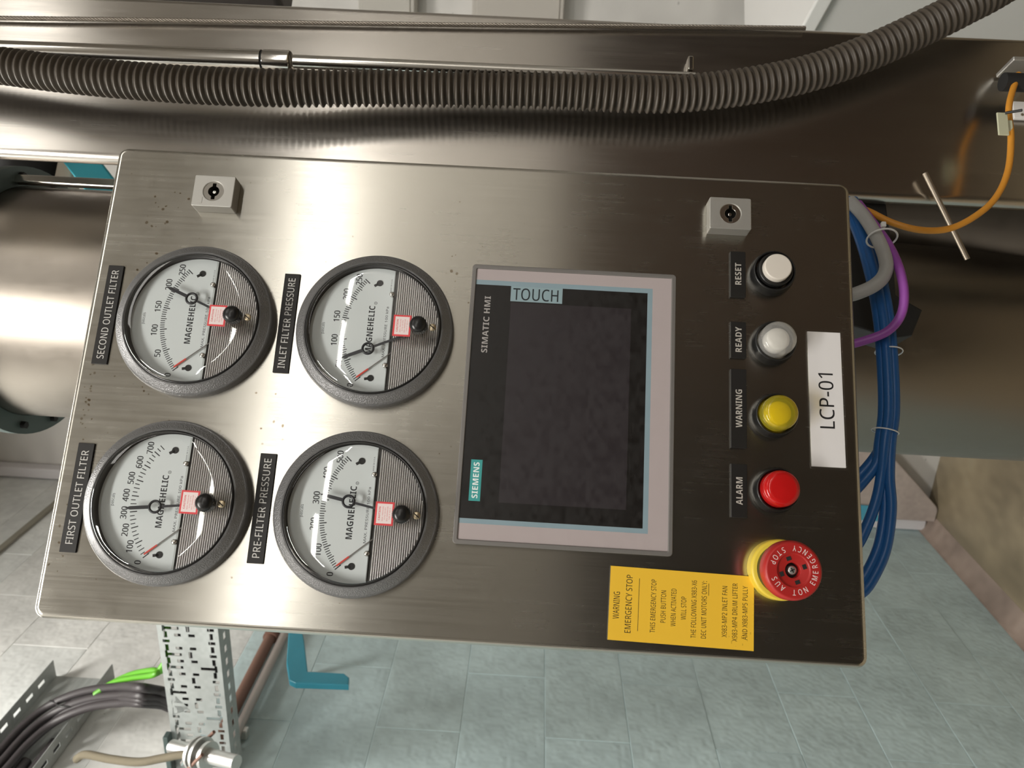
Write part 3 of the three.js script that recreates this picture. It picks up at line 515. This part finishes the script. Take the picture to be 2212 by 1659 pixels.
pilot(-9, 'yellow pilot lamp below the WARNING nameplate', phy({ color: rgb(0.88, 0.74, 0.05), transmission: 0.7, thickness: 0, roughness: 0.1, ior: 1.5 }), std({ color: rgb(0.84, 0.78, 0.03), roughness: 0.35 }));
pilot(-64.6, 'red pilot lamp below the ALARM nameplate', phy({ color: rgb(0.60, 0.012, 0.012), transmission: 0.15, thickness: 0, roughness: 0.14, ior: 1.5 }), std({ color: rgb(0.62, 0.01, 0.01), roughness: 0.4 }));
{
  const o = thing('emergency_stop', 'red mushroom emergency stop button on a yellow collar', 'push button', onPanel(-121.5, -235, 0.1));
  part('yellow_collar', mm(turned([[21.4, 0], [21.4, 9], [20.8, 10.4], [19.4, 11], [15, 11.2]], 64)), std({ color: rgb(0.80, 0.60, 0.06), roughness: 0.4 }), o, 'yellow collar ring');
  part('neck', mm(turned([[17.5, 11], [16.8, 24]], 48)), M.blackGloss, o);
  const red = std({ color: rgb(0.42, 0.018, 0.016), roughness: 0.42 });
  const hd = part('mushroom_head', mm(turned([[16.5, 23], [19.6, 24.2], [20.2, 26.5], [20.1, 32], [19.5, 34.6], [18.6, 35.6], [17.6, 36.0], [11.6, 36.0], [11.0, 35.4], [10.6, 34.6], [5.4, 34.4], [5.2, 33.5], [5.2, 28], [0, 28]], 72)), red, o);
  const tx = canvasTex(1024, 1024, (g) => {
    g.fillStyle = 'rgb(172,36,34)'; g.fillRect(0, 0, 1024, 1024); g.fillStyle = '#e8e2e0'; const k = 1024 / 38;
    const ring = (s, a0, a1, inward) => { const n = s.length; for (let i = 0; i < n; i++) { const a = (a0 + (a1 - a0) * i / (n - 1)) * Math.PI / 180; g.save(); g.translate(512 + Math.cos(a) * 14.6 * k, 512 - Math.sin(a) * 14.6 * k); g.rotate((inward ? -a - Math.PI / 2 : -a + Math.PI / 2)); g.font = '100px sans-serif'; const sc = 3.7 * k / 72; g.scale(sc * 0.82, sc); g.textAlign = 'center'; g.textBaseline = 'alphabetic'; g.fillText(s[i], 0, 36); g.restore(); } };
    ring('EMERGENCY STOP', -122, 72, true); ring('NOT AUS', -148, -245, false);
  });
  part('lettering', mm(planarUV(new THREE.RingGeometry(11.7, 17.5, 72, 1).translate(0, 0, 36.05), (x, y) => [x / 38 + 0.5, y / 38 + 0.5])), std({ map: tx, roughness: 0.42 }), hd, 'white ring lettering');
  for (let i = 0; i < 4; i++) { const a = i * Math.PI / 2 + 0.35; part('slot', mm(box(2.6, 3.2, 0.6, 8.2, 0, 34.5).rotateZ(a)), M.blackMatt, hd); }
  part('centre_screw', mm(turned([[0, 33.0], [2.2, 32.9], [3.1, 32.3], [3.1, 28]], 28)), M.zinc, hd); part('cross_slot', mm(mergeGeometries([box(3.4, 0.7, 0.3, 0, 0, 33.05), box(0.7, 3.4, 0.3, 0, 0, 33.05)]).rotateZ(0.5)), M.blackMatt, hd);
  part('well', mm(new THREE.CircleGeometry(5.2, 32).translate(0, 0, 28.1)), M.blackMatt, hd);
}

// ------------------------------------------------------------------ cables below the enclosure
const P3 = (list) => list.map(([x, y, z]) => at(x, y, z));
{
  const trunk = [[1835, 432, -0.13], [1866, 500, -0.105], [1893, 590, -0.085], [1912, 690, -0.07], [1921, 800, -0.062], [1923, 890, -0.058], [1915, 955, -0.056]];
  const ends = [
    [[1893, 1000, -0.057], [1868, 1036, -0.06], [1845, 1062, -0.06]], [[1888, 990, -0.060], [1858, 1026, -0.062], [1836, 1050, -0.062]],
    [[1903, 1030, -0.056], [1890, 1090, -0.058], [1862, 1160, -0.06], [1840, 1195, -0.06]],
    [[1921, 1030, -0.054], [1925, 1100, -0.056], [1912, 1190, -0.06], [1878, 1262, -0.06], [1850, 1290, -0.06]], [[1909, 1030, -0.058], [1911, 1100, -0.06], [1898, 1180, -0.062], [1868, 1245, -0.062], [1845, 1270, -0.062]],
  ];
  const offs = [[-15, 0, 0.002], [-9, 0, -0.006], [-4, 0, 0.006], [9, 0, 0.004], [3, 0, -0.004]];
  const lab = ['innermost of the blue cables curving up into the first beige gland', 'blue cable half hidden behind the others entering the first beige gland', 'blue cable curving up into the middle gland of the enclosure', 'outermost blue cable looping round to the gland below the emergency stop', 'blue cable running inside the outermost loop to the last gland'];
  ends.forEach((e, i) => { const [ox, oy, oz] = offs[i]; single('blue_cable', cableGeo(P3([...trunk.map(([x, y, z]) => [x + ox, y + oy, z + oz]), ...e]), 0.0043, 90, 12), M.blueCable, lab[i], 'cable', 'blue cables under the enclosure'); });
  single('grey_cable', cableGeo(P3([[1838, 436, -0.11], [1868, 470, -0.09], [1898, 520, -0.062], [1914, 566, -0.05], [1909, 596, -0.048], [1886, 618, -0.05], [1850, 634, -0.055], [1832, 638, -0.06]]), 0.0058, 60, 14), M.greyCable, 'grey cable looping back up into the enclosure', 'cable');
  single('purple_cable', cableGeo(P3([[1855, 440, -0.11], [1885, 480, -0.085], [1920, 530, -0.06], [1944, 585, -0.045], [1953, 640, -0.04], [1944, 685, -0.042], [1915, 717, -0.048], [1870, 735, -0.055], [1838, 744, -0.06]]), 0.0038, 60, 12), M.purpleCable, 'purple cable looping round the blue cables', 'cable');
  single('orange_cable', cableGeo(P3([[1850, 446, -0.115], [1880, 458, -0.10], [1930, 482, -0.085], [1990, 497, -0.08], [2050, 494, -0.085], [2105, 468, -0.09], [2150, 428, -0.095], [2177, 370, -0.10], [2184, 300, -0.105], [2179, 240, -0.11], [2186, 200, -0.115], [2200, 160, -0.12]]), 0.0030, 80, 12), M.orangeCable, 'orange sensor cable hanging in a wide loop under the enclosure', 'cable');
  const ring = (pt, dir, r, t, m, label) => { const g = new THREE.TorusGeometry(r, t, 6, 28); g.applyQuaternion(new THREE.Quaternion().setFromUnitVectors(V(0, 0, 1), dir.normalize())); const o = thing('cable_tie', label, 'cable tie', pt); part('band', g, m, o); part('head', rbox(0.005, 0.004, 0.004, 0.001, r * 0.9, 0, 0.004), m, o); return o; };
  ring(at(1905, 515, -0.066), at(1915, 560, -0.06).sub(at(1895, 470, -0.075)), 0.0125, 0.0009, M.tie, 'white cable tie gathering the grey and purple cables');
  ring(at(1920, 760, -0.065), at(1921, 800, -0.06).sub(at(1915, 720, -0.065)), 0.0108, 0.0006, M.tie, 'clear cable tie round the middle of the blue cables');
  ring(at(1912, 932, -0.056), at(1910, 960, -0.056).sub(at(1920, 900, -0.056)), 0.0102, 0.0006, M.tie, 'clear cable tie where the blue cables part');
  const tg = at(2166, 268, -0.102), o = thing('cable_tag', 'pale yellow plastic tag clipped to the orange cable', 'tag', tg);
  part('plate', rbox(0.024, 0.010, 0.002, 0.0006, 0, 0, 0), M.tag, o); part('clip', rbox(0.012, 0.010, 0.005, 0.001, 0, -0.006, -0.004), M.tag, o);
  const bz = single('tie_tail', rod(at(2172, 244, -0.1), at(2208, 238, -0.09), 0.0013, 8), M.tieBlack, 'short black tie tail sticking out beside the yellow tag', 'cable tie');
  const sn = thing('sensor_plug', 'black sensor plug at the end of the orange cable', 'plug', at(2192, 178, ZC + 0.028)); part('shell', rod(V(0, -0.02, 0), V(0, 0.012, 0), 0.009, 20), M.blackMatt, sn); part('nut', rod(V(0, -0.024, 0), V(0, -0.017, 0), 0.0105, 6), M.blackMatt, sn);
  const wt = thing('white_tag', 'white tag plate on the column beside the orange cable', 'tag', at(2212, 240, ZC + 0.004)); part('plate', rbox(0.020, 0.024, 0.004, 0.001), M.white, wt); part('rivet', rod(V(-0.006, 0.004, 0), V(-0.006, 0.004, 0.003), 0.0015, 12), M.chrome, wt);
}

// ------------------------------------------------------------------ on the left wall: trays, pipes, valve, cables
function slotted(len, wid, slots, t = 0.0015) {   // flat perforated strip in x (length) and y (width)
  const s = new THREE.Shape([[0, 0], [len, 0], [len, wid], [0, wid]].map(([x, y]) => new THREE.Vector2(x, y)));
  for (const pts of slots) s.holes.push(new THREE.Path(pts.map(([x, y]) => new THREE.Vector2(x, y))));
  return new THREE.ExtrudeGeometry(s, { depth: t, bevelEnabled: false });
}
const rectHole = (x, y, w, h) => [[x - w / 2, y - h / 2], [x - w / 2, y + h / 2], [x + w / 2, y + h / 2], [x + w / 2, y - h / 2]];
{ // tray on its edge from the machine to the wall: perforated base towards the room, flanges behind it
  const Y1 = 2.352, hgt = 0.13, s0 = 0.777, len = 0.95, fw = 0.054;
  const o = thing('cable_tray', 'perforated galvanised cable tray running from the machine to the wall', 'cable tray', room(s0, Y1, TW + 0.048), null, ROOM_TURN);
  const T = (x, y, f) => { const p = [[x - 0.0038, y], [x - 0.0038, y + f * 0.030], [x - 0.009, y + f * 0.030], [x - 0.009, y + f * 0.036], [x + 0.009, y + f * 0.036], [x + 0.009, y + f * 0.030], [x + 0.0038, y + f * 0.030], [x + 0.0038, y]]; return f > 0 ? p : p.reverse(); };
  const holes = [];
  for (let i = 0, x = 0.02; x < len - 0.02; x += 0.034, i++) {
    if (i % 3 === 1) holes.push(rectHole(x, 0.016, 0.0075, 0.015)); else holes.push(T(x, 0.046, -1));
    holes.push(rectHole(x + 0.017, 0.016, 0.016, 0.0075), rectHole(x + 0.017, 0.042, 0.0075, 0.014));
    if (i % 2) holes.push(rectHole(x, 0.065, 0.016, 0.0075)); holes.push(rectHole(x + 0.017, 0.072, 0.0075, 0.014));
    if (i % 4 === 0) holes.push(T(x, 0.084, 1)); else holes.push(rectHole(x, 0.114, 0.0075, 0.015));
    holes.push(rectHole(x + 0.017, 0.114, 0.016, 0.0075));
  }
  // strip: length along z (out of the wall), width downwards
  const base = slotted(len, hgt, holes); base.applyMatrix4(new THREE.Matrix4().makeBasis(V(0, 0, 1), V(0, -1, 0), V(1, 0, 0)));
  part('base', base, M.galv, o);
  const fhl = []; for (let x = 0.02; x < len - 0.02; x += 0.034) fhl.push(rectHole(x, fw / 2, 0.018, 0.012));
  for (const y of [0, -hgt]) { const fl = slotted(len, fw, fhl); fl.applyMatrix4(new THREE.Matrix4().makeBasis(V(0, 0, 1), V(1, 0, 0), V(0, 1, 0))).translate(0.0016, y, 0); part('flange', fl, M.galv, o); }
  part('end_angle', rbox(0.02, 0.012, 0.11, 0.002, -0.012, 0.004, 0.06), M.darkGreen, o, 'dark angle bracket at the wall end');
}
{ // tray along the wall: base on the wall, two slotted flanges standing out
  const o = thing('wall_cable_tray', 'galvanised cable tray fixed along the white wall carrying black cables', 'cable tray', room(-0.9, 2.665, TW + 0.004), null, ROOM_TURN);
  const len = 1.99, fh = 0.055;
  const hs = []; for (let x = 0.03; x < len - 0.02; x += 0.05) hs.push(rectHole(x, fh * 0.5, 0.026, 0.011));
  for (const y of [0, 0.16]) { const g = slotted(len, fh, hs); g.applyMatrix4(new THREE.Matrix4().makeBasis(V(1, 0, 0), V(0, 0, 1), V(0, -1, 0))).translate(0, y, 0); part(y ? 'upper_flange' : 'lower_flange', g, M.galv, o); }
  part('base', box(len, 0.158, 0.0015, len / 2, 0.079, 0.0012), M.galv, o);
}
{ // black cables leaving the wall tray for the cross tray, green earth wires with them
  const lanes = [[0, 0], [10, 17], [20, 34], [6, 26]];
  const labs = ['uppermost thick black cable bending from the wall tray onto the cross tray', 'middle thick black cable bending from the wall tray onto the cross tray', 'lowest thick black cable bending from the wall tray onto the cross tray', 'thick black cable lying behind the others in the bend onto the cross tray'];
  lanes.forEach(([ox, oy], i) => {
    const pts = [[-60, 1690, 0.03], [0, 1622, 0.035], [50, 1568, 0.045], [110, 1522, 0.065], [180, 1494, 0.115], [255, 1484, 0.185]].map(([x, y, f], k) => atWall(x + ox * (1 - k / 12), y + oy, f + (i === 3 ? -0.012 : 0)));
    const ky = oy * 0.9, a1 = atS(348, 1492 + ky, 0.802), a2 = atS(396, 1500 + ky, 0.812), t2 = a2.dot(DT), y2 = 2.318 - 0.022 * i;
    pts.push(atS(302, 1485 + oy, 0.772), a1, a2, room(0.812, y2, t2 + 0.12), room(0.812, y2, t2 + 0.5));
    single('black_cable', cableGeo(pts, 0.0100, 120, 12), M.blackCable, labs[i], 'cable', 'black cables bending onto the cross tray');
  });
  for (let i = 0; i < 4; i++) single('tray_cable', rod(room(-0.85, 2.69 + i * 0.032, TW + 0.0185), room(0.86 - i * 0.06, 2.688 + i * 0.032, TW + 0.0185), 0.0125, 14), M.blackCable, ['straight black cable lying lowest in the wall tray', 'second straight black cable up from the lower flange of the wall tray', 'third straight black cable up from the lower flange of the wall tray', 'straight black cable lying highest in the wall tray'][i], 'cable', 'straight black cables in the wall tray');
  for (let i = 0; i < 2; i++) { const pts = [[205, 1500, 0.13], [245, 1474, 0.16], [285, 1456 + i * 9, 0.21], [330, 1448 + i * 10, 0.30]].map(([x, y, f]) => atWall(x, y, f + i * 0.01)); const l = pts[3], tl = l.dot(DT) + 0.05; pts.push(room(0.79, 2.362, l.dot(DT) + 0.015), room(0.796, 2.342, tl + 0.03), room(0.796, 2.338, tl + 0.3)); single('earth_wire', cableGeo(pts, 0.0068, 50, 10), M.greenCable, i ? 'lower green and yellow earth wire behind the black cables' : 'upper green and yellow earth wire behind the black cables', 'wire', 'green earth wires'); }
  for (const [x, y, f, l] of [[148, 1500, 0.075, 'black cable tie round the black cables near the wall tray'], [245, 1484, 0.12, 'black cable tie round the black cables near the cross tray']]) {
    const p = atWall(x + 8, y + 20, f), g = new THREE.TorusGeometry(0.034, 0.0022, 6, 28); g.rotateY(Math.PI / 2 - 0.6 + A); const o = thing('bundle_tie', l, 'cable tie', p); part('band', g, M.tieBlack, o); part('tail', rod(V(0.0, 0.032, 0), V(0.004, 0.055, 0.004), 0.0022, 6), M.tieBlack, o);
  }
}
{ // brown conduit and grey pipe along the wall, turquoise valve lever
  const a = atWall(640, 1265, 0.02), b = atWall(586, 1373, 0.02), c = atWall(440, 1680, 0.02);
  const dirn = DS.clone(), y1 = b.y;
  const cond = thing('brown_conduit', 'brown painted conduit running along the wall above the grey pipe', 'conduit', V(b.x, b.y, b.z), null, ROOM_TURN);
  part('tube', rod(V(-0.62, 0, 0), V(0.7, 0, 0), 0.0155, 24), M.copper, cond); part('coupling', rod(V(-0.012, 0, 0), V(0.012, 0, 0), 0.021, 24), M.copper, cond);
  const p = atWall(600, 1400, 0.03);
  const gp = thing('grey_pipe', 'grey metal pipe running along the pale blue wall below the brown conduit', 'pipe', p, null, ROOM_TURN);
  part('tube', rod(V(-0.66, 0, 0), V(0.72, 0, 0), 0.0120, 24), M.greyPipe, gp); part('union', rod(V(-0.40, 0, 0), V(-0.34, 0, 0), 0.017, 6), M.zinc, gp); part('clip', rbox(0.02, 0.045, 0.026, 0.004, -0.3, 0, -0.012), M.zinc, gp);
  // lever: sits on the pipe, out of the wall
  const f = 0.14, q = [[626, 1376], [652, 1378], [655, 1392], [663, 1462], [742, 1466], [752, 1474], [751, 1488], [640, 1484], [628, 1478], [622, 1440]].map(([x, y]) => atWall(x, y, f));
  const o = thing('valve_lever', 'turquoise L-shaped valve lever on the grey pipe', 'lever', atWall(638, 1384, f), null, ROOM_TURN);
  const loc = q.map((v) => { const d = v.clone().sub(o.position); return new THREE.Vector2(d.dot(DS), d.y); });
  const lg = new THREE.ExtrudeGeometry(new THREE.Shape(loc), { depth: 0.012, bevelEnabled: true, bevelSize: 0.003, bevelThickness: 0.003, bevelSegments: 3 });
  part('handle', lg, M.turquoise, o);
  part('stem', rod(V(0.012, 0.0, 0), V(0.02, 0.0, -0.125), 0.009, 20), M.zinc, o);
}
{ // chromed valve union with braided hose at the end of the cross tray
  const f = 0.22, c = atWall(432, 1628, f), o = thing('pipe_union', 'shiny clamped pipe union with rusty bolts below the cable tray', 'pipe union', c, null, ROOM_TURN);
  const ax = V(-0.35, -0.9, 0.2).normalize();
  for (const [d, r, h] of [[-0.014, 0.032, 0.006], [0.002, 0.034, 0.006], [0.018, 0.028, 0.008]]) part('flange', rod(ax.clone().multiplyScalar(d), ax.clone().multiplyScalar(d + h), r, 36), M.zinc, o);
  part('tube', rod(ax.clone().multiplyScalar(-0.08), ax.clone().multiplyScalar(0.10), 0.015, 24), M.zinc, o);
  for (const s of [-1, 1]) part('bolt', rod(V(0.03 * s, 0.02, -0.02), V(0.03 * s, -0.02, 0.03), 0.004, 8), M.copper, o);
  const pts = [[430, 1634, f], [395, 1630, f], [350, 1638, f - 0.01], [300, 1646, f - 0.02], [240, 1640, f - 0.04], [185, 1630, f - 0.06], [165, 1640, f - 0.08]].map(([x, y, g]) => atWall(x, y, g));
  single('braided_hose', cableGeo(pts, 0.0085, 60, 14), std({ color: rgb(0.24, 0.21, 0.15), metalness: 0.6, roughness: 0.55, bumpMap: rep(hammerBump, 30, 2), bumpScale: 0.001 }), 'braided tan hose leading to the shiny pipe union', 'hose');
}

renderer.render(scene, camera);
